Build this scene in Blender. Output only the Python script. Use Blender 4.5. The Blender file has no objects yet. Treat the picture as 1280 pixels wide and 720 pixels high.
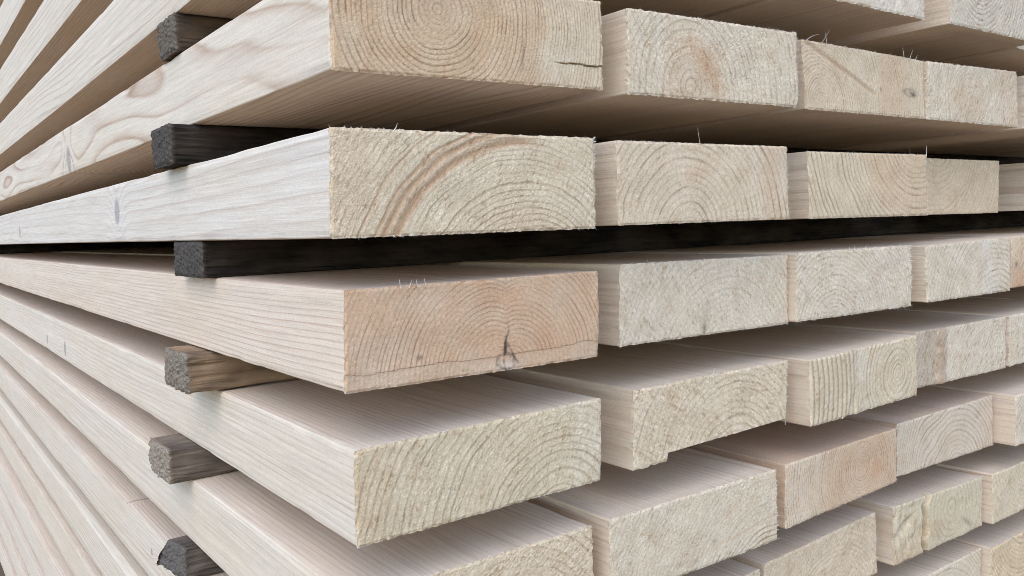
import bpy, math, random
import numpy as np
from mathutils import Matrix, Vector

scene = bpy.context.scene
COL = scene.collection
LIFT = 0.90                      # camera height above the yard; the stack was measured from the camera

# ------------------------------------------------------------------ camera
FPX = 1068.57                    # focal length in pixels of the 1280 px wide photograph
CR = Vector((0.80683393, -0.58977480, -0.03441931))
CU = Vector((0.07113734, 0.03915116, 0.99669788))
CF = Vector((0.58647974, 0.80661817, -0.07354349))
cam_data = bpy.data.cameras.new("camera")
cam = bpy.data.objects.new("camera", cam_data)
COL.objects.link(cam)
cam_data.sensor_width = 36.0
cam_data.lens = FPX / 1280 * 36.0
cam_data.clip_start = 0.01
cam_data.clip_end = 500.0
cam.matrix_world = Matrix(((CR.x, CU.x, -CF.x, 0.0), (CR.y, CU.y, -CF.y, 0.0),
                           (CR.z, CU.z, -CF.z, LIFT), (0, 0, 0, 1)))
scene.camera = cam

# ------------------------------------------------------------------ sky, sun, exposure
SUN_EL, SUN_AZ = math.radians(52), math.radians(236)      # azimuth from +Y clockwise: front left of the stack
world = bpy.data.worlds.new("World")
scene.world = world
world.use_nodes = True
wn, wl = world.node_tree.nodes, world.node_tree.links
wn.clear()
wo = wn.new("ShaderNodeOutputWorld")
wb = wn.new("ShaderNodeBackground")
sky = wn.new("ShaderNodeTexSky")
sky.sky_type = 'NISHITA'
sky.sun_disc = False
sky.sun_elevation = SUN_EL
sky.sun_rotation = SUN_AZ
sky.air_density = 1.0
sky.dust_density = 0.6
sky.ozone_density = 3.6
wb.inputs["Strength"].default_value = 0.15
wl.new(sky.outputs[0], wb.inputs["Color"])
wl.new(wb.outputs[0], wo.inputs["Surface"])
sun_d = bpy.data.lights.new("sun", 'SUN')
sun_d.energy = 0.62
sun_d.angle = math.radians(60)
sun_d.color = (1.0, 0.97, 0.92)
sun = bpy.data.objects.new("sun", sun_d)
COL.objects.link(sun)
sdir = Vector((math.sin(SUN_AZ) * math.cos(SUN_EL), math.cos(SUN_AZ) * math.cos(SUN_EL), math.sin(SUN_EL)))
sun.rotation_euler = sdir.to_track_quat('Z', 'Y').to_euler()
sun.location = sdir * 20
vs = scene.view_settings
scene.display_settings.display_device = 'sRGB'
vs.view_transform = 'Standard'
vs.look = 'None'
vs.exposure = 1.34
vs.gamma = 1.0
vs.use_curve_mapping = False
scene.cycles.pixel_filter_type = 'BLACKMAN_HARRIS'
scene.cycles.filter_width = 0.9
scene.cycles.max_bounces = 10
scene.cycles.diffuse_bounces = 6


# ------------------------------------------------------------------ node helpers
class NT:
    """Tiny helper round a material's node tree."""
    def __init__(self, name):
        self.m = bpy.data.materials.new(name)
        self.m.use_nodes = True
        self.t = self.m.node_tree
        self.t.nodes.clear()
        self.out = self.t.nodes.new("ShaderNodeOutputMaterial")
        self.bsdf = self.t.nodes.new("ShaderNodeBsdfPrincipled")
        self.t.links.new(self.bsdf.outputs[0], self.out.inputs["Surface"])

    def put(self, sock, v):
        if isinstance(v, bpy.types.NodeSocket):
            self.t.links.new(v, sock)
        elif v is not None:
            sock.default_value = v

    def math(self, op, a, b=None, c=None, clamp=False):
        n = self.t.nodes.new("ShaderNodeMath")
        n.operation = op
        n.use_clamp = clamp
        for i, v in enumerate((a, b, c)):
            if v is not None:
                self.put(n.inputs[i], v)
        return n.outputs[0]

    def vec(self, x, y, z):
        n = self.t.nodes.new("ShaderNodeCombineXYZ")
        for i, v in enumerate((x, y, z)):
            self.put(n.inputs[i], v)
        return n.outputs[0]

    def sep(self, v):
        n = self.t.nodes.new("ShaderNodeSeparateXYZ")
        self.put(n.inputs[0], v)
        return n.outputs

    def vmul(self, v, s):
        n = self.t.nodes.new("ShaderNodeVectorMath")
        n.operation = 'MULTIPLY'
        self.put(n.inputs[0], v)
        n.inputs[1].default_value = s
        return n.outputs[0]

    def vadd(self, v, w):
        n = self.t.nodes.new("ShaderNodeVectorMath")
        n.operation = 'ADD'
        self.put(n.inputs[0], v)
        self.put(n.inputs[1], w)
        return n.outputs[0]

    def noise(self, v, scale, detail=2.0, rough=0.5):
        n = self.t.nodes.new("ShaderNodeTexNoise")
        self.put(n.inputs["Vector"], v)
        n.inputs["Scale"].default_value = scale
        n.inputs["Detail"].default_value = detail
        n.inputs["Roughness"].default_value = rough
        return n.outputs["Fac"]

    def ramp(self, f, stops):
        n = self.t.nodes.new("ShaderNodeValToRGB")
        self.put(n.inputs[0], f)
        el = n.color_ramp.elements
        while len(el) < len(stops):
            el.new(0.5)
        for e, (p, c) in zip(el, stops):
            e.position = p
            e.color = (c, c, c, 1) if isinstance(c, (int, float)) else (*c, 1)
        return n.outputs[0]

    def mix(self, f, a, b, mode='MIX'):
        n = self.t.nodes.new("ShaderNodeMix")
        n.data_type = 'RGBA'
        n.blend_type = mode
        self.put(n.inputs[0], f)
        for s, v in ((n.inputs[6], a), (n.inputs[7], b)):
            self.put(s, (*v, 1) if isinstance(v, tuple) and len(v) == 3 else v)
        return n.outputs[2]

    def attr(self, name, kind='GEOMETRY'):
        n = self.t.nodes.new("ShaderNodeAttribute")
        n.attribute_type = kind
        n.attribute_name = name
        return n

    def coord(self):
        return self.t.nodes.new("ShaderNodeTexCoord").outputs["Object"]

    def bump(self, h, strength, dist):
        n = self.t.nodes.new("ShaderNodeBump")
        n.inputs["Strength"].default_value = strength
        n.inputs["Distance"].default_value = dist
        self.put(n.inputs["Height"], h)
        self.t.links.new(n.outputs[0], self.bsdf.inputs["Normal"])


def mat_side():
    """Long faces of a plank: planed pale spruce, growth rings cut lengthwise, knots."""
    k = NT("planed_spruce")
    p = k.coord()
    x, y, z = k.sep(p)
    org = k.attr("grain_origin", 'OBJECT').outputs["Vector"]
    ox, seed, oz = k.sep(org)
    par = k.attr("grain_shape", 'OBJECT').outputs["Vector"]
    sp, fig, con = k.sep(par)
    tint = k.attr("wood_tint", 'OBJECT').outputs["Vector"]
    off = k.vec(seed, seed, seed)
    low = k.noise(k.vadd(k.vmul(p, (9, 1.3, 9)), off), 1.0, 2.0)
    mid = k.noise(k.vadd(k.vmul(p, (60, 5, 60)), off), 1.0, 2.0)
    dx = k.math('SUBTRACT', x, ox)
    dz = k.math('SUBTRACT', z, oz)
    d = k.math('SQRT', k.math('ADD', k.math('MULTIPLY', dx, dx), k.math('MULTIPLY', dz, dz)))
    d = k.math('ADD', d, k.math('MULTIPLY', k.math('SUBTRACT', low, 0.5), fig))
    d = k.math('ADD', d, k.math('MULTIPLY', k.math('SUBTRACT', mid, 0.5), 0.0016))
    dark = None
    for nm in ("knot_first", "knot_second"):
        kv = k.attr(nm, 'OBJECT').outputs["Vector"]          # (y, z, size)
        ky, kz, ks = k.sep(kv)
        a = k.math('DIVIDE', k.math('SUBTRACT', y, ky), k.math('MULTIPLY', ks, 1.7))
        b = k.math('DIVIDE', k.math('SUBTRACT', z, kz), k.math('MULTIPLY', ks, 2.0))
        e = k.math('ADD', k.math('MULTIPLY', a, a), k.math('MULTIPLY', b, b))
        g = k.math('POWER', 2.71828, k.math('MULTIPLY', e, -0.42))
        d = k.math('ADD', d, k.math('MULTIPLY', g, k.math('MULTIPLY', ks, 0.9)))
        core = k.ramp(k.math('ADD', e, k.math('MULTIPLY', k.math('SUBTRACT', mid, 0.5), 0.3)),
                      [(0.0, 0.75), (0.22, 0.8), (0.36, 0.25), (0.6, 0.0)])
        dark = core if dark is None else k.math('MAXIMUM', dark, core)
    ph = k.math('FRACT', k.math('DIVIDE', d, sp))
    ring = k.ramp(ph, [(0.0, 0.3), (0.06, 0.0), (0.55, 0.05), (0.80, 0.45), (0.93, 1.0), (1.0, 0.3)])
    fine = k.noise(k.vmul(p, (620, 16, 620)), 1.0, 3.0, 0.75)
    streak = k.noise(k.vadd(k.vmul(p, (330, 7, 330)), off), 1.0, 3.0, 0.65)
    blot = k.noise(k.vadd(k.vmul(p, (25, 6, 25)), off), 1.0, 3.0)
    grit = k.noise(p, 520.0, 3.0, 0.75)
    str_ = k.noise(k.vadd(k.vmul(p, (40, 2.2, 40)), off), 1.0, 2.0)
    con = k.math('MULTIPLY', con, k.math('MULTIPLY', k.math('SUBTRACT', str_, 0.25, clamp=True), 3.6))
    c = k.mix(k.math('MULTIPLY', ring, con), (0.745, 0.60, 0.44), (0.47, 0.29, 0.18))
    c = k.mix(k.math('MULTIPLY', k.math('SUBTRACT', blot, 0.42, clamp=True), 1.7), c, (0.70, 0.53, 0.35))
    c = k.mix(dark, c, (0.36, 0.29, 0.24))
    c = k.mix(k.math('MULTIPLY', k.math('SUBTRACT', streak, 0.56, clamp=True), 1.6), c, (0.50, 0.31, 0.18))
    c = k.mix(k.ramp(grit, [(0.62, 0.0), (0.74, 0.35)]), c, (0.42, 0.30, 0.20))
    sh = k.math('ADD', 0.56, k.math('ADD', k.math('MULTIPLY', fine, 0.55), k.math('MULTIPLY', grit, 0.36)))
    c = k.mix(1.0, c, sh, 'MULTIPLY')
    c = k.mix(1.0, c, tint, 'MULTIPLY')
    # cream strip along the top edge: sunlight painted into the colour
    w = k.attr("lit_top_edge").outputs["Fac"]
    c = k.mix(k.math('MULTIPLY', w, k.math('MULTIPLY', blot, 0.95)), c, (0.63, 0.55, 0.39))
    k.put(k.bsdf.inputs["Base Color"], c)
    k.bsdf.inputs["Roughness"].default_value = 0.75
    k.bsdf.inputs["Specular IOR Level"].default_value = 0.25
    h = k.math('ADD', k.math('MULTIPLY', fine, 0.8), k.math('ADD', k.math('MULTIPLY', grit, 0.35), k.math('MULTIPLY', ring, -0.25)))
    k.bump(h, 0.42, 0.0006)
    return k.m


def mat_end():
    """Cross-cut end of a plank: rings, heartwood, stains come from the grain attribute, torn fibres from noise."""
    k = NT("sawn_end_grain")
    p = k.coord()
    a = k.attr("grain")
    s = k.t.nodes.new("ShaderNodeSeparateColor")
    k.t.links.new(a.outputs["Color"], s.inputs[0])
    ring, heart, stain = s.outputs[0], s.outputs[1], s.outputs[2]
    pale = a.outputs["Alpha"]
    tint = k.attr("end_tint", 'OBJECT').outputs["Vector"]
    n1 = k.noise(p, 1500.0, 2.0, 0.7)
    n2 = k.noise(p, 60.0, 3.0, 0.6)
    n3 = k.noise(p, 500.0, 2.0, 0.6)
    c = k.mix(heart, (0.755, 0.575, 0.38), (0.66, 0.41, 0.235))
    c = k.mix(pale, c, (0.785, 0.63, 0.465))
    c = k.mix(k.math('MULTIPLY', k.math('SUBTRACT', n2, 0.45, clamp=True), 1.6), c, (0.58, 0.39, 0.23))
    c = k.mix(ring, c, k.mix(heart, (0.32, 0.205, 0.115), (0.29, 0.135, 0.07)))
    fl = k.attr('fleck').outputs['Fac']
    c = k.mix(k.ramp(fl, [(0.62, 0.0), (0.90, 0.58)]), c, k.mix(1.0, c, (0.58, 0.44, 0.31), 'MULTIPLY'))
    c = k.mix(k.ramp(fl, [(0.08, 0.55), (0.44, 0.0)]), c, k.mix(1.0, c, (1.32, 1.36, 1.40), 'MULTIPLY'))
    c = k.mix(stain, c, (0.07, 0.048, 0.038))
    sh = k.math('ADD', 0.36, k.math('ADD', k.math('MULTIPLY', n1, 0.70), k.math('MULTIPLY', n3, 0.55)))
    c = k.mix(1.0, c, sh, 'MULTIPLY')
    c = k.mix(1.0, c, tint, 'MULTIPLY')
    k.put(k.bsdf.inputs["Base Color"], c)
    k.bsdf.inputs["Roughness"].default_value = 0.9
    k.bsdf.inputs["Specular IOR Level"].default_value = 0.12
    k.bump(k.math('ADD', n1, k.math('MULTIPLY', n3, 0.8)), 0.38, 0.0005)
    return k.m


def mat_fibre():
    k = NT("torn_wood_fibre")
    n = k.noise(k.coord(), 300.0, 2.0)
    k.put(k.bsdf.inputs["Base Color"], k.mix(n, (0.66, 0.57, 0.44), (0.82, 0.77, 0.68)))
    k.bsdf.inputs["Roughness"].default_value = 0.8
    return k.m


def mat_batten(name, light, dark, end, bias):
    """Weathered reused batten: grey to black, split grain along its length (x)."""
    k = NT(name)
    p = k.coord()
    n = k.noise(k.vmul(p, (14, 420, 420)), 1.0, 4.0, 0.65)
    b = k.noise(k.vmul(p, (22, 60, 60)), 1.0, 3.0, 0.55)
    g = k.noise(p, 800.0, 3.0, 0.7)
    f = k.ramp(k.math('ADD', k.math('MULTIPLY', b, 0.65), k.math('MULTIPLY', n, 0.35)),
               [(bias - 0.12, 0.0), (bias + 0.10, 1.0)])
    c = k.mix(f, dark, light)
    c = k.mix(k.math('MULTIPLY', n, 0.55), c, dark)
    e = k.attr("cut_end").outputs["Fac"]
    px_, py_, pz_ = k.sep(p)
    rr = k.math('SQRT', k.math('ADD', k.math('POWER', k.math('SUBTRACT', py_, 0.012), 2.0), k.math('POWER', k.math('ADD', pz_, 0.010), 2.0)))
    rr = k.math('ADD', rr, k.math('MULTIPLY', k.noise(p, 90.0, 2.0), 0.004))
    rg = k.ramp(k.math('FRACT', k.math('DIVIDE', rr, 0.0034)), [(0.0, 0.2), (0.1, 0.0), (0.55, 0.1), (0.9, 1.0), (1.0, 0.3)])
    ec = k.mix(k.ramp(g, [(0.30, 0.0), (0.68, 1.0)]), k.mix(0.55, dark, end), end)
    ec = k.mix(k.math('MULTIPLY', rg, 0.55), ec, dark)
    ec = k.mix(k.math('MULTIPLY', b, 0.5), ec, k.mix(0.5, light, dark))
    c = k.mix(e, c, ec)
    k.put(k.bsdf.inputs["Base Color"], c)
    k.bsdf.inputs["Roughness"].default_value = 0.95
    k.bsdf.inputs["Specular IOR Level"].default_value = 0.15
    k.bump(k.math('ADD', n, k.math('MULTIPLY', g, 0.6)), 0.7, 0.0009)
    return k.m


def mat_ground():
    k = NT("yard_earth")
    p = k.coord()
    n = k.noise(p, 1.5, 4.0)
    g = k.noise(p, 120.0, 4.0, 0.7)
    c = k.mix(n, (0.13, 0.083, 0.045), (0.19, 0.122, 0.07))
    c = k.mix(1.0, c, k.math('ADD', 0.7, k.math('MULTIPLY', g, 0.6)), 'MULTIPLY')
    k.put(k.bsdf.inputs["Base Color"], c)
    k.bsdf.inputs["Roughness"].default_value = 0.95
    k.bump(g, 0.5, 0.004)
    return k.m


M_SIDE, M_END, M_FIBRE, M_GROUND = mat_side(), mat_end(), mat_fibre(), mat_ground()
M_BLACK = mat_batten("black_weathered_batten", (0.085, 0.062, 0.044), (0.018, 0.0145, 0.012), (0.135, 0.11, 0.085), 0.51)
M_BROWN = mat_batten("brown_weathered_batten", (0.44, 0.285, 0.16), (0.075, 0.052, 0.036), (0.30, 0.25, 0.19), 0.46)
M_GREY = mat_batten("grey_weathered_batten", (0.27, 0.20, 0.14), (0.085, 0.064, 0.05), (0.46, 0.36, 0.25), 0.48)
M_DUSK = mat_batten("dark_brown_weathered_batten", (0.20, 0.135, 0.085), (0.042, 0.031, 0.023), (0.21, 0.17, 0.125), 0.50)
M_ASH = mat_batten("ash_grey_weathered_batten", (0.25, 0.19, 0.14), (0.06, 0.047, 0.038), (0.165, 0.14, 0.115), 0.50)


# ------------------------------------------------------------------ numpy noise
def _hash(i, j, seed):
    h = (i.astype(np.int64) * 374761393 + j.astype(np.int64) * 668265263 + int(seed) * 974634777) & 0xFFFFFFFF
    h = ((h ^ (h >> 13)) * 1274126177) & 0xFFFFFFFF
    h = h ^ (h >> 16)
    return (h & 0xFFFFFF) / float(0xFFFFFF)


def vn(x, y, seed=0):
    """Smooth value noise, -1..1."""
    x, y = np.broadcast_arrays(np.asarray(x, float), np.asarray(y, float))
    i, j = np.floor(x), np.floor(y)
    fx, fy = x - i, y - j
    fx, fy = fx * fx * (3 - 2 * fx), fy * fy * (3 - 2 * fy)
    a, b = _hash(i, j, seed), _hash(i + 1, j, seed)
    c, d = _hash(i, j + 1, seed), _hash(i + 1, j + 1, seed)
    return ((a * (1 - fx) + b * fx) * (1 - fy) + (c * (1 - fx) + d * fx) * fy) * 2 - 1


def sstep(a, b, x):
    t = np.clip((x - a) / (b - a), 0, 1)
    return t * t * (3 - 2 * t)


def mesh_obj(name, V, F, mats, mat_index=None, smooth=True, parent=None):
    me = bpy.data.meshes.new(name)
    me.from_pydata(V.tolist() if isinstance(V, np.ndarray) else V, [], F.tolist() if isinstance(F, np.ndarray) else F)
    for m in mats:
        me.materials.append(m)
    if mat_index is not None:
        me.polygons.foreach_set("material_index", np.asarray(mat_index, np.int32))
    me.polygons.foreach_set("use_smooth", np.full(len(me.polygons), smooth))
    me.update()
    o = bpy.data.objects.new(name, me)
    COL.objects.link(o)
    if parent is not None:
        o.parent = parent
    return o


# ------------------------------------------------------------------ the measured stack
T, W = 0.050, 0.160
Z = {-2: .3018, -1: .2255, 0: .1493, 1: .0733, 2: -.0035, 3: -.0778, 4: -.1550, 5: -.2315,
     6: -.3078, 7: -.3841, 8: -.4603, 9: -.5365, 10: -.6128, 11: -.6890, 12: -.7652, -3: .3780}
ROWS = sorted(Z)
# (x0, width, y) of each plank end, metres from the camera
PL = {(0, 3): (.5106, .1597, .3573), (0, 4): (.7030, .1597, .3551),
      (1, 1): (.1686, .1651, .3640), (1, 2): (.3528, .1601, .3635), (1, 3): (.5297, .1626, .3698), (1, 4): (.6918, .1606, .3682),
      (2, 1): (.1624, .1589, .3593), (2, 2): (.3424, .1596, .3638), (2, 3): (.5434, .1637, .3761), (2, 4): (.7291, .1597, .4004),
      (3, 1): (.1709, .1603, .3706), (3, 2): (.3599, .1653, .3826), (3, 3): (.5274, .1562, .3764), (3, 4): (.7033, .1535, .3751), (3, 5): (.8776, .1597, .3832),
      (4, 1): (.1747, .1605, .3757), (4, 2): (.3667, .1563, .3815), (4, 3): (.5376, .1525, .3746), (4, 4): (.7093, .1648, .3862), (4, 5): (.8774, .1597, .3846),
      (5, 1): (.1714, .1585, .3799), (5, 2): (.3417, .1610, .3771), (5, 3): (.5226, .1545, .3851), (5, 4): (.6936, .1708, .3936), (5, 5): (.8707, .1597, .3751),
      (6, 3): (.5116, .1543, .3968), (6, 4): (.6878, .1557, .3937), (6, 5): (.8512, .1597, .3872), (7, 4): (.6914, .1597, .3976),
      (2, 5): (.968, .160, .4000), (2, 6): (1.140, .160, .390), (2, 7): (1.310, .160, .390), (1, 5): (.872, .160, .3700), (6, 2): (.3400, .160, .3900), (7, 5): (.8560, .160, .3900),
      (-3, 1): (.1610, .160, .370), (-2, 1): (.1605, .160, .370), (-1, 1): (.1662, .160, .370), (0, 1): (.1673, .160, .3640), (0, 2): (.340, .160, .360),
      (6, 1): (.1713, .160, .380), (7, 1): (.1713, .160, .380), (8, 1): (.1740, .160, .380), (9, 1): (.1656, .160, .380)}
# measured end corners (x, z) where they differ from the plain rectangle
CN = {(1, 1): dict(BL=(.16823, .07273), BR=(.3342, .07431)),
      (1, 2): dict(TL=(.35318, .12231), BL=(.3521, .07324), TR=(.5126, .12432), BR=(.51368, .07394)),
      (1, 3): dict(TL=(.52764, .12292), BL=(.53154, .07452), TR=(.6911, .12139), BR=(.69182, .07484)),
      (1, 4): dict(TL=(.69281, .12109), BL=(.69317, .07457), TR=(.84993, .12458), BR=(.85377, .07376)),
      (2, 1): dict(TL=(.16344, .04671), BL=(.16135, -.0035), TR=(.32167, .04656), BR=(.32086, -.0035)),
      (2, 2): dict(TL=(.34215, .04643), BL=(.34259, -.0025), TR=(.50087, .04687), BR=(.50305, -.0024)),
      (2, 3): dict(TL=(.54143, .04568), BL=(.54376, -.0030), TR=(.7068, .04661), BR=(.7086, -.0040)),
      (2, 4): dict(TR=(.89014, .04638), BR=(.88762, -.0045)),
      (3, 1): dict(TL=(.17195, -.02785), BL=(.16962, -.0774), TR=(.33217, -.02826), BR=(.33037, -.0783)),
      (3, 2): dict(TL=(.36061, -.02645), BL=(.35848, -.0769), TR=(.52606, -.02845), BR=(.52519, -.0786)),
      (3, 3): dict(TL=(.52856, -.02754), BL=(.52662, -.0773), TR=(.68285, -.02818), BR=(.68372, -.0787)),
      (3, 4): dict(TL=(.70292, -.02956), BL=(.70561, -.0776), TR=(.85523, -.02778), BR=(.85614, -.0784)),
      (4, 1): dict(TL=(.17546, -.10643), BL=(.17429, -.1547), TR=(.3358, -.10432), BR=(.33403, -.1537)),
      (4, 2): dict(TL=(.36874, -.10521), BL=(.36565, -.1560), TR=(.52413, -.10514), BR=(.52048, -.1525)),
      (4, 3): dict(TL=(.53785, -.10607), BL=(.53915, -.1560), TR=(.68869, -.1034), BR=(.68873, -.1541)),
      (4, 4): dict(TL=(.70927, -.10444), BL=(.70722, -.1536), TR=(.87371, -.10527), BR=(.8736, -.1560)),
      (5, 2): dict(TL=(.34111, -.18005), TR=(.50278, -.18121), BR=(.50366, -.2330)),
      (5, 3): dict(TL=(.52378, -.18344), BL=(.52367, -.2325), TR=(.67487, -.18176), BR=(.67575, -.2280)),
      (5, 4): dict(TL=(.69076, -.18244), BL=(.69218, -.2290), TR=(.86374, -.18253), BR=(.86615, -.2330)),
      (6, 3): dict(TL=(.51375, -.2600), TR=(.66274, -.25442)),
      (6, 4): dict(TL=(.68747, -.25521), BL=(.68733, -.3077), TR=(.84441, -.25977), BR=(.84374, -.3090))}
rng = random.Random(7)
XCOL = {1: .170, 2: .345, 3: .525, 4: .695, 5: .868, 6: 1.045, 7: 1.220}
for r in ROWS:
    for c in range(1, 8):
        if (r, c) not in PL:
            PL[(r, c)] = (XCOL[c] + rng.uniform(-.006, .006), W, .378 + rng.uniform(-.01, .012))

LENGTH = 4.0


def px_on_x(u, v, x):
    """Where the line of sight of a photograph pixel meets the plane at x (used to measure knots on long faces)."""
    d = CF + CR * ((u - 640) / FPX) + CU * ((360 - v) / FPX)
    return d * (x / d.x)


# ------------------------------------------------------------------ end-grain look of each plank
# pith u,v (0..1 across / up the end), ring spacing m, contrast, fuzz, heart radius m (0 none), heart amount, tints
DEF = dict(pith=(.5, -.3), sp=.0055, con=.3, fuzz=1.0, hr=0, ha=0, tint=(1, 1, 1), side=(1, 1, 1), wob=1.0, saw=35, pale=0.0, ex=1.0)
LOOK = {
    (0, 3): dict(pith=(.4, 1.2), con=.25, tint=(1, 1, 1), pale=.35),
    (0, 4): dict(pith=(.32, .95), sp=.0048, con=.5, tint=(.95, .97, 1.0), pale=.3),
    (1, 1): dict(pith=(.345, .66), sp=.0035, con=.72, fuzz=.68, hr=.118, ha=.85, tint=(1.02, 1.0, .95), wob=.9, saw=80),
    (1, 2): dict(pith=(.33, .15), sp=.0062, con=.34, fuzz=1.15, hr=.03, ha=.4, saw=125, pale=.1),
    (1, 3): dict(pith=(.12, .12), sp=.0032, con=.46, fuzz=.6, hr=.05, ha=.15, tint=(1.02, .99, .95), saw=60),
    (1, 4): dict(pith=(.45, .38), sp=.0050, con=.26, fuzz=1.1, hr=.028, ha=.45, saw=50, pale=.15),
    (2, 1): dict(pith=(.69, -.80), sp=.0040, con=.55, fuzz=1.0, side=(.97, 1.0, 1.06), tint=(1, .99, .96), saw=60, wob=1.1),
    (2, 2): dict(pith=(.37, -.12), sp=.0060, con=.50, fuzz=.75, tint=(1.0, .97, .95), saw=45),
    (2, 3): dict(pith=(.92, 1.55), sp=.0060, con=.58, fuzz=.6, hr=.085, ha=.45, tint=(1.0, .97, .92), saw=70),
    (2, 4): dict(pith=(.25, 1.35), sp=.0062, con=.22, fuzz=.6, tint=(.95, .89, .83), saw=20),
    (2, 5): dict(pith=(.5, .3), con=.3),
    (3, 1): dict(pith=(.585, .03), sp=.0031, con=.50, fuzz=.5, hr=.30, ha=.85, tint=(1.02, .95, .92), side=(1.0, .955, .94), saw=5, wob=.6, ex=.92),
    (3, 2): dict(pith=(.6, -.5), sp=.0052, con=.20, fuzz=1.0, pale=.28, saw=120),
    (3, 3): dict(pith=(.30, -.30), sp=.0045, con=.34, fuzz=1.05, pale=.30, saw=155),
    (3, 4): dict(pith=(.82, -.75), sp=.0062, con=.50, fuzz=.9, pale=.25, saw=130),
    (3, 5): dict(pith=(.3, .1), con=.25, hr=.05, ha=.4, tint=(1.0, .93, .88)),
    (4, 1): dict(pith=(.80, -.36), sp=.0058, con=.60, fuzz=1.0, tint=(.97, .96, .90), saw=70),
    (4, 2): dict(pith=(.62, -.40), sp=.0060, con=.40, fuzz=1.3, tint=(1, .98, .95), saw=150),
    (4, 3): dict(pith=(.80, .45), sp=.0052, con=.42, fuzz=.9, tint=(.99, .97, .93), saw=40, pale=.1),
    (4, 4): dict(pith=(.9, -.8), sp=.0055, con=.18, fuzz=1.25, pale=.25, saw=60),
    (4, 5): dict(pith=(.5, .2), con=.18, pale=.15, fuzz=1.2),
    (5, 1): dict(pith=(.6, -.5), sp=.0060, con=.45, fuzz=1.3, tint=(1, .97, .92)),
    (5, 2): dict(pith=(.95, -.9), sp=.0042, con=.28, fuzz=.95, pale=.10, saw=35),
    (5, 3): dict(pith=(.66, .52), sp=.0034, con=.55, fuzz=.55, hr=.060, ha=.65, tint=(1.0, .95, .92), side=(.92, .82, .76), saw=50),
    (5, 4): dict(pith=(.58, -.35), sp=.0058, con=.50, fuzz=.5, pale=.2, tint=(.98, .95, .95), side=(.96, .9, .88), saw=30),
    (5, 5): dict(pith=(.5, -.4), con=.2, pale=.2),
    (6, 3): dict(pith=(.6, -.6), sp=.0050, con=.22, fuzz=1.0, tint=(.97, .93, .90)),
    (6, 4): dict(pith=(.62, .62), sp=.0085, con=.25, fuzz=.7, tint=(.94, .94, .88), pale=.1),
    (6, 5): dict(pith=(.5, 1.5), con=.2, fuzz=.9, tint=(1, .98, .94)),
    (7, 4): dict(pith=(.55, -.35), sp=.0055, con=.55, fuzz=.6, pale=.15),
    (7, 5): dict(pith=(.45, 1.5), sp=.0055, con=.45, fuzz=1.0, tint=(1, .93, .82)),
    (0, 1): dict(side=(1.0, 1.0, 1.0)), (6, 1): dict(side=(1, 1, 1)), (8, 1): dict(side=(1, .99, .97)),
}


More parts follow.
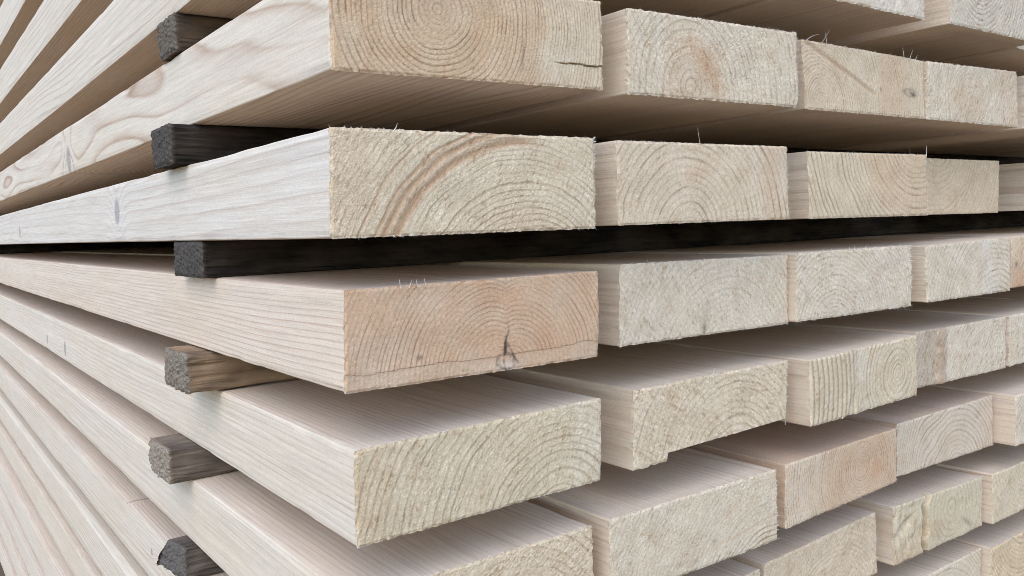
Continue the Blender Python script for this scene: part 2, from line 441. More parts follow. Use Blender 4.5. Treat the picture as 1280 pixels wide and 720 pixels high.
def end_features(key, u, v, x, z, d, dy, ring, heart, stain, pale):
    """Marks that single planks carry on their cut ends: splits, knots, saw steps, resin streaks."""
    def spot(cu, cv, ru, rv, tilt=0.0):
        a, b = (u - cu) * W, (v - cv) * T
        ca, sa = math.cos(tilt), math.sin(tilt)
        return np.exp(-(((a * ca + b * sa) / ru) ** 2 + ((b * ca - a * sa) / rv) ** 2))

    if key == (1, 1):
        line = .27 + .012 * vn(u * 30, 0 * u, 5) - .03 * (u - .8)
        s = sstep(.76, .84, u) * sstep(.010, .0, np.abs(v - line))
        dy += s * .0012
        stain += s * .5
        dy += sstep(.80, .86, u) * (v < line) * .0008
        pale += sstep(.69, .76, u + .05 * vn(v * 4, u * 2, 3)) * .30
        heart *= 1 - .75 * sstep(.66, .82, u + .04 * vn(v * 4, u * 2, 3))
        s = sstep(.012, 0, np.abs(u - (.655 + .05 * (v - .3)))) * sstep(.08, .2, v) * sstep(.55, .35, v)
        stain += s * .28
        ring *= .45 + .55 * sstep(.006, .022, d)
        stain += .10 * spot(.33, .72, .012, .012)
    elif key == (1, 2):
        heart += .75 * spot(.42, .40, .006, .022, .75) + .35 * spot(.47, .62, .010, .010)
    elif key == (1, 3):
        t = (u - .02) / .5
        line = .98 - .62 * t
        s = sstep(.07, .0, np.abs(v - line)) * (u > .02) * sstep(.60, .50, u)
        heart += s * .5
        stain += s * .12
        dy += s * .0008
        q = np.abs(np.sqrt(((u - .86) * W / 2.6) ** 2 + ((v - .42) * T) ** 2) - .0030 + .0006 * vn(u * 60, v * 20, 6))
        stain += .28 * sstep(.0016, 0, q) + .60 * spot(.88, .40, .005, .0016, -.3) + .12 * spot(.86, .42, .014, .006)
        pale -= .3 * spot(.80, .45, .02, .01)
        heart += .4 * sstep(.58, .62, u) * sstep(.9, .75, u)
        stain += .6 * spot(.60, .42, .0012, .0016)
    elif key == (1, 4):
        heart += .35 * sstep(.70, .74, u)
    elif key == (2, 1):
        for rr, ww, aa in ((.0862, .0021, 1.), (.0920, .0018, .95), (.0962, .0010, .7), (.105, .0007, .45)):
            q = d + .0010 * vn(u * 9, v * 5, 8)
            s = np.exp(-((q - rr) / ww) ** 2) * sstep(.80, .62, u)
            heart += s * 1.5 * aa
            ring *= 1 - .8 * s * aa
            stain += s * .24 * aa
            dy += s * .0005 * aa
        s = sstep(.28, .05, u)
        ring *= 1 - .55 * s
        heart += .25 * s
        heart += .35 * spot(.66, .10, .022, .006)
    elif key == (2, 2):
        heart += .55 * spot(.42, .60, .012, .006, .3) + .3 * sstep(.80, .86, u) * sstep(.96, .90, u)
    elif key == (2, 3):
        s = sstep(.03, .0, np.abs(u - .33)) * .25
        pale += s
    elif key == (3, 1):
        line = .175 + .02 * vn(u * 14, u * 0, 4) + .07 * np.clip(u - .55, 0, 1)
        low = (v < line)
        dy += low * .0003
        stain += low * .05
        edge = sstep(.035, .0, np.abs(v - line))
        stain += edge * .05
        ring *= np.where(low, .45, 1.0)
        heart = heart * np.where(low, .75, 1.0)
        kx = (u - .588) * W + .0016 * vn(v * 9, v * 0, 31)
        rag = 1 + .5 * vn(u * 90, v * 30, 32)
        stain += .85 * np.exp(-(kx / (.0004 + .0022 * np.clip(.55 - v, 0, 1))) ** 2) * sstep(.62, .30, v) * sstep(.14, .22, v) * rag
        stain += .55 * np.exp(-((kx + .004 * (.35 - v)) / .0006) ** 2) * sstep(.36, .30, v) * rag
        stain += .55 * np.exp(-((kx - .010 * (.34 - v) * 3) / .0007) ** 2) * sstep(.34, .30, v) * sstep(.02, .1, v) * rag
        stain += .40 * sstep(.0016, .0, np.abs(np.sqrt((kx * .8) ** 2 + ((v - .10) * T) ** 2) - .0055 + .001 * rag)) * rag
        heart += .35 * spot(.59, .14, .012, .006)
        pale += .8 * spot(.585, .06, .007, .003)
        stain += .55 * spot(.255, .26, .002, .0014)
        heart += .3 * spot(.7, .30, .02, .010)
    elif key == (3, 2):
        stain += .55 * spot(.46, .09, .0016, .003) + .15 * spot(.46, .16, .004, .006)
    elif key == (3, 4):
        pale += .55 * sstep(.10, .04, np.abs(u - .70))
        s = sstep(.03, .0, np.abs(u - .63))
        heart += .35 * s
        ring *= np.where(u > .76, 1.25, .55)
    elif key == (3, 5):
        heart += .6 * sstep(.45, .2, v)
        stain += .6 * spot(.06, .45, .003, .003)
    elif key == (4, 1):
        heart += .25 * sstep(.30, .0, u)
        pale += .55 * sstep(.80, .90, u + .06 * vn(v * 5, u * 3, 2))
    elif key == (4, 2):
        cut = (v < .095) & (u > .20)
        dy += cut * .012
        heart += .5 * spot(.22, .80, .007, .004)
        pale += 1.0 * spot(.235, .20, .003, .0015, -.8)
    elif key == (4, 3):
        s = sstep(.44, .34, u - .10 * (v - .5) ** 2)
        ph = (u * W + .010 * (v - .5) ** 2) / .0062
        fr = ph - np.floor(ph)
        ring[:] = ring * (1 - s) + s * .62 * sstep(.45, .85, fr) * sstep(1.0, .93, fr)
        dy -= s * .0016
        dy += .002 * sstep(.05, .0, np.abs(u - .40 - .12 * (v - .5))) * sstep(.5, .1, v)
        pale += .4 * sstep(.12, .02, np.abs(u - .47 - .1 * (.5 - v)))
    elif key == (4, 4):
        s = sstep(.25, .20, u + .02 * vn(v * 8, u, 2))
        heart += .25 * s
        stain += .22 * s
        b = sstep(.06, .02, np.abs(u - .265 - .015 * vn(v * 8, u, 2)))
        heart += .8 * b
        stain += .18 * b
        dy += s * .0015 - b * .001
    elif key == (5, 2):
        t = v - (.12 + .42 * (u - .35))
        s = sstep(.05, .0, np.abs(t)) * (u > .35)
        heart += .4 * s
        t2 = v - (.02 + .52 * (u - .45))
        ring *= np.where(t2 < 0, 2.6, .8)
        stain += .35 * spot(.58, .30, .002, .0015) + .3 * spot(.47, .12, .002, .0015)
    elif key == (5, 3):
        heart *= sstep(.10, .45, u)
        heart += .45 * spot(.80, .42, .012, .010, .9)
        ring *= .5 + .5 * sstep(.004, .016, d)
        pale += .3 * sstep(.35, .1, u)
    elif key == (6, 4):
        s = (u < .28).astype(float)
        gro = sstep(.035, .0, np.abs(u - .34 - .03 * vn(v * 5, u * 0, 9)))
        dy += gro * .007
        stain += gro * .45
        rough = vn(u * 30, v * 9, 4)
        dy += sstep(.34, .30, u) * (.0012 + .0008 * rough)
        dy += .005 * spot(.11, .58, .012, .004, .5)
        stain += .25 * spot(.11, .58, .012, .0035, .5)
        heart += .4 * sstep(.34, .28, u) * sstep(.5, .2, v)
        q = np.abs(np.sqrt(((u - .62) * W) ** 2 + ((v - .66) * T) ** 2) - .0075)
        stain += .35 * sstep(.0012, 0, q) * (v > .64)
        stain += .4 * spot(.80, .24, .012, .0022, -.55)
        heart += .4 * spot(.45, .35, .02, .008)
    elif key == (0, 3):
        pale += .4 * (u > .52)
        dy += (u > .52) * .001
    return dy, ring, heart, stain, pale


ORD = {1: "corner", 2: "second", 3: "third", 4: "fourth", 5: "fifth", 6: "sixth", 7: "seventh"}
GRID = {1: .0005, 2: .00065, 3: .00085, 4: .0010, 5: .0011, 6: .004, 7: .006}
SHOWN = {(0, 3), (0, 4), (1, 1), (1, 2), (1, 3), (1, 4), (1, 5), (2, 1), (2, 2), (2, 3), (2, 4), (2, 5),
         (3, 1), (3, 2), (3, 3), (3, 4), (3, 5), (4, 1), (4, 2), (4, 3), (4, 4), (4, 5),
         (5, 1), (5, 2), (5, 3), (5, 4), (5, 5), (6, 2), (6, 3), (6, 4), (6, 5), (7, 4), (7, 5)}
LIT_TOP = {(7, 1): .007}  # planks whose sunlit top edge is painted as a cream strip, width in m


def build_plank(key):
    row, colm = key
    x0, w, y0 = PL[key]
    lk = dict(DEF)
    lk.update(LOOK.get(key, {}))
    seed = (row + 5) * 17 + colm * 3
    shown = key in SHOWN
    g = GRID[colm] if shown else .006
    nx, nz = max(4, int(w / g)), max(4, int(T / g))
    cx, cz = x0 + w / 2, Z[row] + T / 2
    rect = dict(TL=(x0, Z[row] + T), TR=(x0 + w, Z[row] + T), BL=(x0, Z[row]), BR=(x0 + w, Z[row]))
    cor = dict(rect)
    cor.update(CN.get(key, {}))
    L = lambda q, s: {k_: (s[k_][0] - cx, s[k_][1] - cz) for k_ in s}
    cor, rect = L(0, cor), L(0, rect)
    lit_w = LIT_TOP.get(key, 0.0)

    def section(u, v, s):
        px = (1 - u) * (1 - v) * s['BL'][0] + u * (1 - v) * s['BR'][0] + (1 - u) * v * s['TL'][0] + u * v * s['TR'][0]
        pz = (1 - u) * (1 - v) * s['BL'][1] + u * (1 - v) * s['BR'][1] + (1 - u) * v * s['TL'][1] + u * v * s['TR'][1]
        return px, pz

    U, V_ = np.meshgrid(np.linspace(0, 1, nx + 1), np.linspace(0, 1, nz + 1), indexing='ij')

    def soften(u, v):
        """round the four long edges by about a millimetre (more along a painted sunlit strip)"""
        a, b = u * w, v * T
        rr = .0010
        for sx in (0, 1):
            for sz in (0, 1):
                r_ = rr
                ca = r_ if sx == 0 else w - r_
                cb = r_ if sz == 0 else T - r_
                da, db = a - ca, b - cb
                inq = ((da < 0) if sx == 0 else (da > 0)) & ((db < 0) if sz == 0 else (db > 0))
                ln = np.sqrt(da * da + db * db) + 1e-12
                f = np.where(inq & (ln > r_), r_ / ln, 1.0)
                a, b = np.where(inq, ca + da * f, a), np.where(inq, cb + db * f, b)
        if lit_w:
            t = (a + (T - b)) / lit_w           # chamfer at the top left edge
            m = t < 1
            s = (1 - t) * lit_w / 2
            a, b = np.where(m, a + s * .3, a), np.where(m, b - s * .3, b)
        return a / w, b / T

    u2, v2 = soften(U, V_)
    X, Zl = section(u2, v2, cor)
    xm, zm = U * w, V_ * T
    px, pz = lk['pith'][0] * w, lk['pith'][1] * T
    wob = lk['wob'] * .0011
    dd = np.sqrt(((xm - px) * lk['ex']) ** 2 + (zm - pz) ** 2)
    if key == (3, 1):                         # rings dip where they pass the knot
        dd = dd + .006 * np.exp(-np.abs(xm - px) / .010) * sstep(0, .02, zm - pz)
    if key == (5, 4):
        dd = dd + .006 * np.sin(xm * 75 + 2.0) * sstep(.6, .2, U)
    d = dd + wob * (vn(xm / .022, zm / .016, seed) + .4 * vn(xm / .007, zm / .007, seed + 1))
    if key == (1, 1):
        d = d + .35 * np.clip(d - .052, 0, 1) * sstep(.45, .6, U)
    ph = d / (lk['sp'] * .80) + .38 * vn(d / (lk['sp'] * 2.3), 0 * d, seed + 2)
    fr = ph - np.floor(ph)
    ring = sstep(.56, .88, fr) * sstep(1.0, .93, fr)
    ring = ring * (.62 + .38 * vn(np.floor(ph) * 1.7, 0 * d, seed + 3))
    ring = ring * (.75 + .45 * vn(xm / .012, zm / .010, seed + 4)) * min(1.0, lk['con'] * (1.5 if colm == 1 else 1.75))
    heart = np.zeros_like(U)
    if lk['hr']:
        heart = lk['ha'] * sstep(lk['hr'] * 1.08, lk['hr'] * .9, dd + .004 * vn(xm / .015, zm / .012, seed + 5))
        heart = heart * (.8 + .3 * vn(xm / .01, zm / .01, seed + 6))
    stain = np.zeros_like(U)
    pale = np.full_like(U, lk['pale']) + .18 * vn(xm / .025, zm / .02, seed + 7)
    dy = .0005 * vn(xm / .02, zm / .015, seed + 8)
    # torn fibres: streaks along the saw's travel
    an = math.radians(lk['saw'])
    fa = xm * math.cos(an) + zm * math.sin(an)
    fb = -xm * math.sin(an) + zm * math.cos(an)
    cell = max(.0010, g * 1.7)
    tear = vn(fa / (cell * 2.6), fb / cell, seed + 9) + .6 * vn(fa / (cell * 5), fb / (cell * 2), seed + 10)
    nub = vn(xm / (cell * .9), zm / (cell * .9), seed + 11)
    wht = vn(xm / (g * 1.3), zm / (g * 1.3), seed + 21)
    patch = .65 + .45 * vn(xm / .02, zm / .016, seed + 12)
    dy = dy + lk['fuzz'] * patch * (.00007 * tear + .00007 * nub + .00013 * wht) + ring * .00012
    pale = pale + lk['fuzz'] * (.10 * tear + .10 * wht)
    theta = np.arctan2(zm - pz, (xm - px))
    fc = max(.0007, g * 1.15)
    rad = vn(d / fc, theta * np.maximum(dd, .004) / (fc * 1.9), seed + 22)
    ray = vn(theta * 95, d / .008, seed + 23)
    sawn = vn(fa / (fc * 5.5), fb / fc, seed + 24)
    fleck = .5 + .5 * (.50 * rad + .28 * ray + .62 * sawn + .22 * wht) * min(1.15, .12 + .80 * lk['fuzz'])
    dy, ring, heart, stain, pale = end_features(key, U, V_, xm, zm, dd, dy, ring, heart, stain, pale)
    # crumbled arrises
    ed = np.minimum(np.minimum(U, 1 - U) * w, np.minimum(V_, 1 - V_) * T)
    dy = dy + sstep(.0016, 0, ed) * (.0006 + .0005 * vn(xm / .003, zm / .003, seed + 13))
    X = X + sstep(.002, 0, ed) * .00035 * lk['fuzz'] * vn(xm / .0018, zm / .0018, seed + 14) * shown
    Zl = Zl + sstep(.002, 0, ed) * .00035 * lk['fuzz'] * vn(xm / .0018, zm / .0018, seed + 15) * shown
    if not shown:
        dy = dy * 0
    front = np.stack([X, dy, Zl], -1)
    # boundary loop
    I = [(i, 0) for i in range(nx)] + [(nx, j) for j in range(nz)] + [(i, nz) for i in range(nx, 0, -1)] + [(0, j) for j in range(nz, 0, -1)]
    I = np.array(I)
    nv = (nx + 1) * (nz + 1)
    loop_id = I[:, 0] * (nz + 1) + I[:, 1]
    ub, vb = U[I[:, 0], I[:, 1]], V_[I[:, 0], I[:, 1]]
    us, vs_ = u2[I[:, 0], I[:, 1]], v2[I[:, 0], I[:, 1]]
    # thin the loop on the long faces
    keep = np.arange(len(I))
    ys = [.0025, .008, .03, .08, .16, .3, .5, .8, 1.2, 1.7, 2.4, 3.2, LENGTH]
    if colm == 1 and row > -3 and row < 10:
        ys = [.0025, .006] + [.012 + .010 * q for q in range(48)] + [.5 + .03 * q for q in range(1, 34)] + [1.6, 1.8, 2.1, 2.5, 3.0, 3.5, LENGTH]
    arris = sstep(.0045, .0005, np.minimum(ub, 1 - ub) * w) * sstep(.0045, .0005, np.minimum(vb, 1 - vb) * T)
    bow = (rng.uniform(-.0022, .0022), rng.uniform(-.0007, .0007))
    verts = [front.reshape(-1, 3)]
    rings_idx = [loop_id]
    dyb = front[I[:, 0], I[:, 1], 1]
    base = nv
    for yy in ys:
        t = float(sstep(.02, .3, np.array(yy)))
        s = {k_: (cor[k_][0] * (1 - t) + rect[k_][0] * t if colm > 1 else cor[k_][0] * (1 - t * .5) + rect[k_][0] * t * .5,
                  cor[k_][1] * (1 - t) + rect[k_][1] * t) for k_ in cor}
        px_, pz_ = section(us, vs_, s)
        px_ = px_ + bow[0] * math.sin(yy * 1.9) + .0002 * vn(ub * 9 + vb * 7, np.full_like(ub, yy * 2.3), seed)
        if colm == 1:
            yv = np.full_like(ub, yy)
            qd = ub * 3 + vb * 7
            dent = arris * (.00025 + .0006 * np.clip(vn(yv / .022, np.round(qd), seed + 30) - .25, 0, 1) + .0008 * np.clip(vn(yv / .09, np.round(qd), seed + 31) - .45, 0, 1))
            px_ = px_ + np.where(ub < .5, 1, -1) * dent
            pz_ = pz_ + np.where(vb < .5, 1, -1) * dent
            px_ = px_ + .0005 * vn(yv / .35, vb * 1.5, seed + 32)
        verts.append(np.stack([px_, np.maximum(yy, dyb + .0006 + yy * .05), pz_ + bow[1] * math.sin(yy * 2.3)], -1))
        rings_idx.append(np.arange(base, base + len(I)))
        base += len(I)
    Vv = np.concatenate(verts)
    i, j = np.meshgrid(np.arange(nx), np.arange(nz), indexing='ij')
    a = (i * (nz + 1) + j).ravel()
    Ff = np.stack([a, a + nz + 1, a + nz + 2, a + 1], -1)
    faces = [Ff]
    mi = [np.zeros(len(Ff), np.int32)]
    for k_ in range(len(rings_idx) - 1):
        A, B = rings_idx[k_], rings_idx[k_ + 1]
        faces.append(np.stack([A, B, np.roll(B, -1), np.roll(A, -1)], -1))
        mi.append(np.ones(len(A), np.int32))
    Fall = np.concatenate(faces).tolist()
    mi = np.concatenate(mi)
    Fall.append(rings_idx[-1][::-1].tolist())
    mi = np.append(mi, 1)
    o = mesh_obj("plank", Vv, Fall, [M_END, M_SIDE], mi, smooth=False)
    me = o.data
    at = me.attributes.new("grain", 'FLOAT_COLOR', 'POINT')
    cdat = np.zeros((len(Vv), 4), np.float32)
    cdat[:nv, 0] = np.clip(ring, 0, 1).ravel()
    cdat[:nv, 1] = np.clip(heart, 0, 1.0).ravel()
    cdat[:nv, 2] = np.clip(stain, 0, .92).ravel()
    cdat[:nv, 3] = np.clip(pale, 0, 1).ravel()
    at.data.foreach_set("color", cdat.ravel())
    fa_ = me.attributes.new("fleck", 'FLOAT', 'POINT')
    fd_ = np.full(len(Vv), .5, np.float32)
    fd_[:nv] = np.clip(fleck, 0, 1).ravel()
    fa_.data.foreach_set("value", fd_)
    bt = me.attributes.new("lit_top_edge", 'FLOAT', 'POINT')
    bd = np.zeros(len(Vv), np.float32)
    if lit_w:
        dist = ub * w + (1 - vb) * T * 3
        bl = sstep(lit_w * 2.6, lit_w * 1.2, dist)
        for k_ in range(1, len(rings_idx)):
            bd[rings_idx[k_]] = bl
    bt.data.foreach_set("value", bd)
    # long faces are shaded flat between the four arrises, smooth over each rounded edge
    o.location = (cx, y0, cz + LIFT)
    r2 = random.Random(seed)
    ox, oz = px - w / 2, pz - T / 2
    o["grain_origin"] = (ox + r2.uniform(-.01, .01), r2.uniform(0, 40), oz + r2.uniform(-.004, .004))
    o["grain_shape"] = (r2.uniform(.0020, .0034), r2.uniform(.010, .022), r2.uniform(.28, .52))
    if key == (1, 1):
        o["grain_origin"] = (.02, 3.7, .01)
        o["grain_shape"] = (.0050, .056, .85)
    if key == (2, 1):
        o["grain_origin"] = (.03, 9.0, -.06)
        o["grain_shape"] = (.0040, .016, .36)
    if key == (3, 1):
        o["grain_origin"] = (.01, 12.0, -.10)
        o["grain_shape"] = (.0023, .014, .50)
    if key == (4, 1):
        o["grain_origin"] = (.03, 21.0, .09)
        o["grain_shape"] = (.0030, .020, .40)
    o["wood_tint"] = lk['side']
    o["end_tint"] = lk['tint']
    kn = KNOTS.get(key, [])
    kn = [(px_on_x(u_, v_, x0), s_) for u_, v_, s_ in kn]
    kn = [(p_.y - y0, p_.z - cz, s_) for p_, s_ in kn]
    while len(kn) < 2:
        kn.append((r2.uniform(2.2, 3.6), 0.0, .009))
    o["knot_first"], o["knot_second"] = kn[0], kn[1]
    return o, cor


# knots on the corner planks' long faces, at the photograph's pixels (u, v, size in m)
KNOTS = {(2, 1): [(148, 264, .0095), (26, 290, .0075)], (4, 1): [(80, 436, .008), (58, 424, .006)],
         (1, 1): [(88, 200, .012)], (8, 1): [(99, 683, .004), (50, 560, .004)],
         (6, 1): [(190, 690, .003), (158, 625, .003)]}

# ------------------------------------------------------------------ ground
R_ = 60.0
gv = [(R_ * math.cos(t * math.tau / 48), R_ * math.sin(t * math.tau / 48), 0) for t in range(48)]
ground = mesh_obj("ground", gv, [list(range(48))], [M_GROUND], smooth=False)
ground["kind"] = "structure"

# ------------------------------------------------------------------ labels
def layer(row):
    n = {1: "", 2: "second ", 3: "third ", 4: "fourth ", 5: "fifth ", 6: "sixth ", 7: "seventh ", 8: "eighth ", 9: "ninth ", 10: "tenth "}
    if row == 2:
        return "layer directly above the long black batten"
    if row == 3:
        return "layer directly below the long black batten"
    if row < 2:
        return n[3 - row] + "layer above the long black batten"
    return n[row - 2] + "layer below the long black batten"


LAB = {
    (1, 1): "corner plank with round orange-brown heart rings, split in its pale right end",
    (2, 1): "corner plank resting on the long black batten, wide arched rings with reddish streaks",
    (3, 1): "pinkish corner plank with a dark knot split low in its end",
    (4, 1): "yellowish corner plank with bold arched rings, below the pinkish knotted one",
    (5, 1): "corner plank cut off by the lower picture edge, below the yellowish bold-ringed one",
    (1, 2): "pale fuzzy-ended plank with a brown diagonal streak, right of the round-hearted corner plank",
    (1, 3): "plank end with a dark oval knot and a diagonal streak across its rings",
    (1, 4): "plank end with a small tan heart, right of the plank with the oval knot",
    (1, 5): "plank peeping out at the right picture edge beside the small tan-hearted end",
    (2, 2): "plank with even arched rings and a curled splinter standing on its top edge",
    (2, 3): "orange-tinged plank above the black batten whose rings sag like a smile",
    (2, 4): "smooth tan plank end with hardly any rings, right of the smile-ringed plank",
    (2, 5): "plank set well apart at the right picture edge, right of the smooth tan end",
    (3, 2): "whitish plank end with almost no rings, right of the pinkish knotted corner plank",
    (3, 3): "whitish frayed plank end with upright splinters along its top, third below the black batten",
    (3, 4): "plank end with a pale vertical band and arched rings only on its right part",
    (3, 5): "pinkish plank with a dark fleck at the right picture edge, just below the black batten",
    (4, 2): "plank with a sawn step along its bottom edge and tan spot at upper left",
    (4, 3): "plank with strong upright rings on its left third, right of the stepped plank",
    (4, 4): "plank end with a grey left strip bounded by a yellow-brown band",
    (4, 5): "pale plank at the right edge beside the end with the yellow-brown band",
    (5, 2): "pale plank with a light diagonal streak and tight rings at its lower right",
    (5, 3): "brown-topped plank with small orange round heart, reddest of the lower ends",
    (5, 4): "greyish plank with clear arched rings, right of the orange-hearted plank",
    (5, 5): "pale plank at the right edge beside the greyish arched-ring plank",
    (6, 2): "plank of which only a top corner shows, left of a pale ringless end",
    (6, 3): "pale ringless plank end cut by the bottom edge, below the orange-hearted plank",
    (6, 4): "damaged plank end with a deep vertical groove and broken left corner",
    (6, 5): "pale plank at the right edge beside the grooved broken end",
    (7, 4): "plank end with dark arched rings at the bottom edge, below the grooved broken end",
    (7, 5): "honey-coloured plank with sagging rings in the lower right corner of the photo",
    (0, 3): "plank end cut by the top edge, seen from below above the oval-knot plank",
    (0, 4): "greyish ringed plank end in the upper right corner of the photo",
    (0, 1): "corner plank seen as white side and brown underside above the round-hearted one",
}
GROUP = "sawn softwood planks in the stack"


def fibres(parent, key, cor, n, lmin, lmax):
    """Short torn fibres round the sawn arrises of one plank end."""
    r = random.Random(hash(key) & 0xFFFF)
    V, F = [], []
    edges = [('TL', 'TR', (0, 1), .50), ('BL', 'BR', (0, -1), .40), ('TR', 'BR', (1, 0), .32), ('TL', 'BL', (-1, 0), .10)]
    clumps = {e[0] + e[1]: [r.random() for _ in range(6)] for e in edges}
    for e0, e1, nrm, share in edges:
        if key == (4, 2) and e0 == 'BL':
            continue
        for _ in range(int(n * share)):
            t = min(.995, max(.005, r.choice(clumps[e0 + e1]) + r.gauss(0, .06))) if r.random() < .6 else r.random()
            p = Vector((cor[e0][0] * (1 - t) + cor[e1][0] * t, r.uniform(.0001, .0012), cor[e0][1] * (1 - t) + cor[e1][1] * t))
            p -= Vector((nrm[0], 0, nrm[1])) * .0006
            ln = lmin + (lmax - lmin) * r.random() ** 2.6
            tang = Vector((cor[e1][0] - cor[e0][0], 0, cor[e1][1] - cor[e0][1])).normalized()
            dr = (Vector((nrm[0], 0, nrm[1])) * r.uniform(.6, 1) + Vector((0, -1, 0)) * r.uniform(.1, 1.0) + tang * r.gauss(0, .55)).normalized()
            sliver(V, F, p, dr, ln, r.uniform(.00014, .00032), r.uniform(-.5, .5))
    o = mesh_obj("frayed_fibres", V, F, [M_FIBRE], smooth=False, parent=parent)
    o["kind"] = "stuff"
    return o


def sliver(V, F, p, dr, ln, rad, curl, segs=3):
    a = dr.orthogonal().normalized()
    b = dr.cross(a)
    base = len(V)
    q = Vector(p)
    step = ln / segs
    cd = dr.copy()
    for s in range(segs):
        rr = rad * (1 - s / segs * .8)
        for k in range(3):
            t = k * math.tau / 3
            V.append(tuple(q + a * (rr * math.cos(t)) + b * (rr * .45 * math.sin(t))))
        q = q + cd * step
        cd = (cd + a * curl * .5).normalized()
    V.append(tuple(q))
    for s in range(segs - 1):
        for k in range(3):
            i0, i1 = base + s * 3 + k, base + s * 3 + (k + 1) % 3
            F.append((i0, i1, i1 + 3, i0 + 3))
    top = len(V) - 1
    for k in range(3):
        F.append((base + (segs - 1) * 3 + k, base + (segs - 1) * 3 + (k + 1) % 3, top))


FRAY = {(1, 1): (70, 1.2), (1, 2): (260, 2.6), (1, 3): (200, 2.8), (1, 4): (170, 2.2), (2, 1): (240, 2.2), (2, 2): (200, 2.0),
        (2, 3): (190, 2.2), (2, 4): (90, 1.8), (3, 1): (60, 1.6), (3, 2): (260, 2.6), (3, 3): (260, 3.4), (3, 4): (200, 2.6),
        (4, 1): (200, 1.8), (4, 2): (220, 2.2), (4, 3): (200, 2.0), (4, 4): (150, 2.2), (5, 2): (220, 2.2), (5, 3): (160, 2.4),
        (5, 4): (110, 2.0), (6, 3): (120, 2.0), (6, 4): (90, 2.4), (5, 1): (120, 2.0), (0, 4): (60, 1.6), (0, 3): (60, 1.6)}
# single long splinters: plank, position along the top edge, length mm, lean x, lean y, curl, radius mm
SPLINTERS = [((2, 2), .44, 12, -.45, -.25, .45, .22), ((2, 3), .985, 9, -.15, -.1, .12, .50), ((2, 3), .83, 5, -.2, -.1, .1, .3),
             ((1, 3), .13, 11, .65, -.3, -.2, .28), ((1, 3), .17, 9, -.5, -.2, .1, .35), ((1, 3), .02, 13, 1.2, -.1, -.3, .22),
             ((1, 3), .80, 9, -.5, -.2, .25, .4), ((1, 3), .85, 8, .25, -.2, -.2, .4), ((1, 3), .90, 6, .6, -.2, .1, .3),
             ((4, 2), .46, 7, .30, -.1, .05, .35), ((3, 1), .185, 5, -.2, -.1, .1, .35), ((3, 1), .215, 4.5, .35, -.1, .1, .35),
             ((3, 1), .245, 4.5, -.3, -.1, .1, .35), ((3, 1), .275, 5, -.35, -.1, .1, .35), ((2, 1), .20, 5, .9, -.3, -.5, .45),
             ((3, 3), .20, 5, -.4, -.1, .1, .35), ((3, 3), .27, 5, -.6, -.1, .1, .35), ((3, 3), .42, 4.5, -.5, -.1, .1, .35),
             ((3, 3), .55, 5, .4, -.1, .1, .35), ((3, 3), .46, 5, -.3, -.1, .1, .35), ((3, 2), .14, 4, -.3, -.1, .1, .3),
             ((5, 3), .98, 7, .2, -.4, .3, .25), ((6, 4), .90, 14, -1.2, .3, .2, .25)]

# ------------------------------------------------------------------ planks
done = {}
for r in ROWS:
    for c in range(1, 8):
        key = (r, c)
        o, cor = build_plank(key)
        done[key] = (o, cor)
        lab = LAB.get(key)
        if lab is None:
            which = "corner plank showing its long pale side" if c == 1 else ORD[c] + " plank from the corner"
            lab = "%s in the %s" % (which, layer(r))
        o["label"], o["category"], o["group"] = lab, "plank", GROUP
        if key in FRAY:
            fibres(o, key, cor, int(FRAY[key][0] * 1.3), .0006, FRAY[key][1] * .001)
for key, t, ln, lx, ly, curl, rad in SPLINTERS:
    o, cor = done[key]
    V, F = [], []
    p = Vector((cor['TL'][0] * (1 - t) + cor['TR'][0] * t, -.0008, cor['TL'][1] * (1 - t) + cor['TR'][1] * t - .0012))
    sliver(V, F, p, Vector((lx, ly, 1)).normalized(), ln * .0010, rad * .0016, curl, 6)
    mesh_obj("splinter", V, F, [M_FIBRE], parent=o)

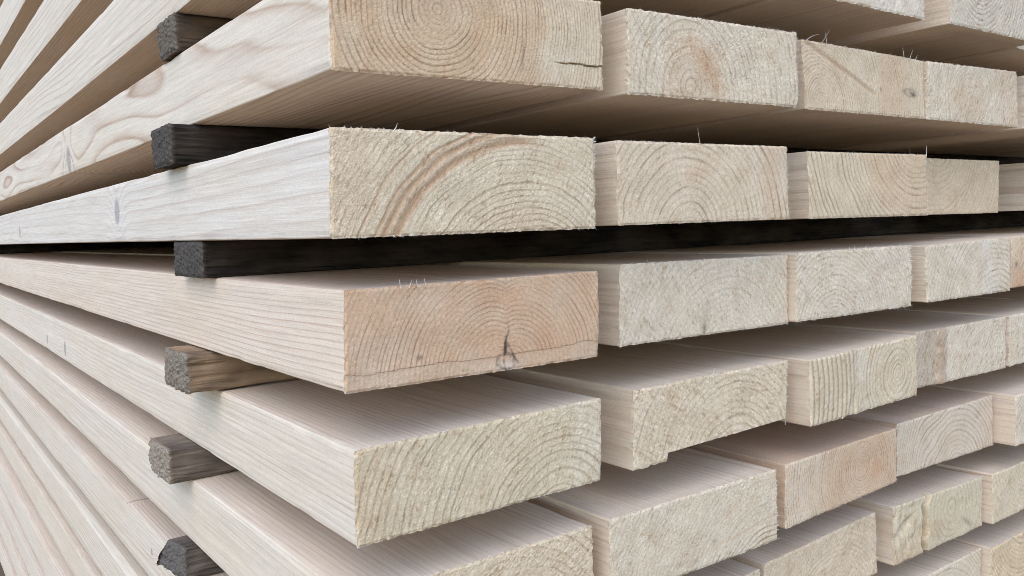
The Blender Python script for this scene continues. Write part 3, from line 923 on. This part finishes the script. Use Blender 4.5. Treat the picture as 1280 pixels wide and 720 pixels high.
# ------------------------------------------------------------------ battens between the layers
def build_batten(x0, y0, y1, zb, zt, mat, label, seed, x1=1.46, tilt=0.0, worn=.003, ragged=.001, wane=0.0):
    w, h = y1 - y0, (zt - zb) - .0003
    ny, nz = max(8, int(w / .0009)), max(8, int(h / .0009))
    A, B = np.meshgrid(np.linspace(0, 1, ny + 1), np.linspace(0, 1, nz + 1), indexing='ij')
    a, b = A * w, B * h
    for sa in (0, 1):
        for sb in (0, 1):
            r_ = worn * (.6 + .8 * _hash(np.array([seed]), np.array([sa * 2 + sb]), 3)[0])
            ca, cb = (r_ if sa == 0 else w - r_), (r_ if sb == 0 else h - r_)
            da, db = a - ca, b - cb
            q = ((da < 0) if sa == 0 else (da > 0)) & ((db < 0) if sb == 0 else (db > 0))
            ln = np.sqrt(da * da + db * db) + 1e-12
            f = np.where(q & (ln > r_), r_ / ln, 1)
            a, b = np.where(q, ca + da * f, a), np.where(q, cb + db * f, b)
    if wane:
        t = ((w - a) + (h - b)) / wane
        m = t < 1
        a, b = np.where(m, a - (1 - t) * wane / 2, a), np.where(m, b - (1 - t) * wane / 2, b)
    ed = np.minimum(np.minimum(A, 1 - A) * w, np.minimum(B, 1 - B) * h)
    dx = ragged * (vn(A * w / .0016, B * h / .0016, seed) + .8 * vn(A * w / .006, B * h / .004, seed + 1)) + sstep(.003, 0, ed) * .0012
    dx = dx + tilt * (A - .5) * w
    front = np.stack([dx, a, b], -1)
    I = np.array([(i, 0) for i in range(ny)] + [(ny, j) for j in range(nz)] + [(i, nz) for i in range(ny, 0, -1)] + [(0, j) for j in range(nz, 0, -1)])
    nv = (ny + 1) * (nz + 1)
    verts, idx, base = [front.reshape(-1, 3)], [I[:, 0] * (nz + 1) + I[:, 1]], nv
    la, lb, lA, lB = a[I[:, 0], I[:, 1]], b[I[:, 0], I[:, 1]], A[I[:, 0], I[:, 1]], B[I[:, 0], I[:, 1]]
    off = dx[I[:, 0], I[:, 1]]
    L_ = x1 - x0
    for xx in [.003, .006, .01, .015, .022, .03, .04, .055, .075, .1, .14, .2, .3, .45, .65, .9, L_]:
        dent = .0006 * vn(lA * 9 + 3, lB * 5 + xx * 40, seed + 2) + .0005 * vn(lA * 22, lB * 15 + xx * 9, seed + 3)
        ca, cb = (la - w / 2), (lb - h / 2)
        sc = 1 - np.abs(dent) / .012
        verts.append(np.stack([np.full_like(la, xx) + off * max(0, 1 - xx / .03), w / 2 + ca * sc, h / 2 + cb * np.minimum(sc, 1)], -1))
        idx.append(np.arange(base, base + len(I)))
        base += len(I)
    Vv = np.concatenate(verts)
    i, j = np.meshgrid(np.arange(ny), np.arange(nz), indexing='ij')
    q = (i * (nz + 1) + j).ravel()
    faces = [np.stack([q, q + 1, q + nz + 2, q + nz + 1], -1)]
    for k in range(len(idx) - 1):
        P_, Q_ = idx[k], idx[k + 1]
        faces.append(np.stack([P_, np.roll(P_, -1), np.roll(Q_, -1), Q_], -1))
    F = np.concatenate(faces).tolist()
    F.append(idx[-1].tolist())
    o = mesh_obj("spacer_batten", Vv, F, [mat], smooth=False)
    ce = o.data.attributes.new("cut_end", 'FLOAT', 'POINT')
    cd = np.zeros(len(Vv), np.float32)
    cd[:nv] = 1
    ce.data.foreach_set("value", cd)
    o.location = (x0, y0, zb + .00015 + LIFT)
    o["label"], o["category"], o["group"] = label, "batten", "spacer battens between the plank layers"
    return o


def gap(r):           # the gap under layer r
    return Z[r + 1] + T, Z[r]


for r, x0, ya, yb, m, lab, tl in (
        (0, .1640, .597, .640, M_DUSK, "dark brown batten above the round-hearted corner plank, topmost one showing", 0),
        (1, .1515, .577, .624, M_BLACK, "stubby black batten under the round-hearted corner plank, above the long black one", 0),
        (2, .1620, .560, .627, M_BLACK, "long black batten whose front runs across the whole stack to the right edge", 0),
        (3, .1530, .578, .634, M_BROWN, "tan and black mottled batten under the pinkish corner plank with the knot", 0),
        (4, .1535, .645, .700, M_GREY, "grey-brown batten with a pale ragged end, below the tan and black mottled one", 0),
        (5, .1580, .648, .712, M_ASH, "dark grey batten with a slanting broken end at the lower picture edge", -.1)):
    zb, zt = gap(r)
    build_batten(x0, ya, yb, zb, zt, m, lab, 40 + r, tilt=tl, ragged=.0007 if r < 3 else .0011, wane=.034 if r == 5 else 0.0)
zb, zt = gap(2)  # unseen batten added far back so no bright sky shows through this gap
build_batten(.172, 2.45, 2.51, zb, zt, M_BLACK, "black batten added far back to block sky showing behind the long black batten", 61)
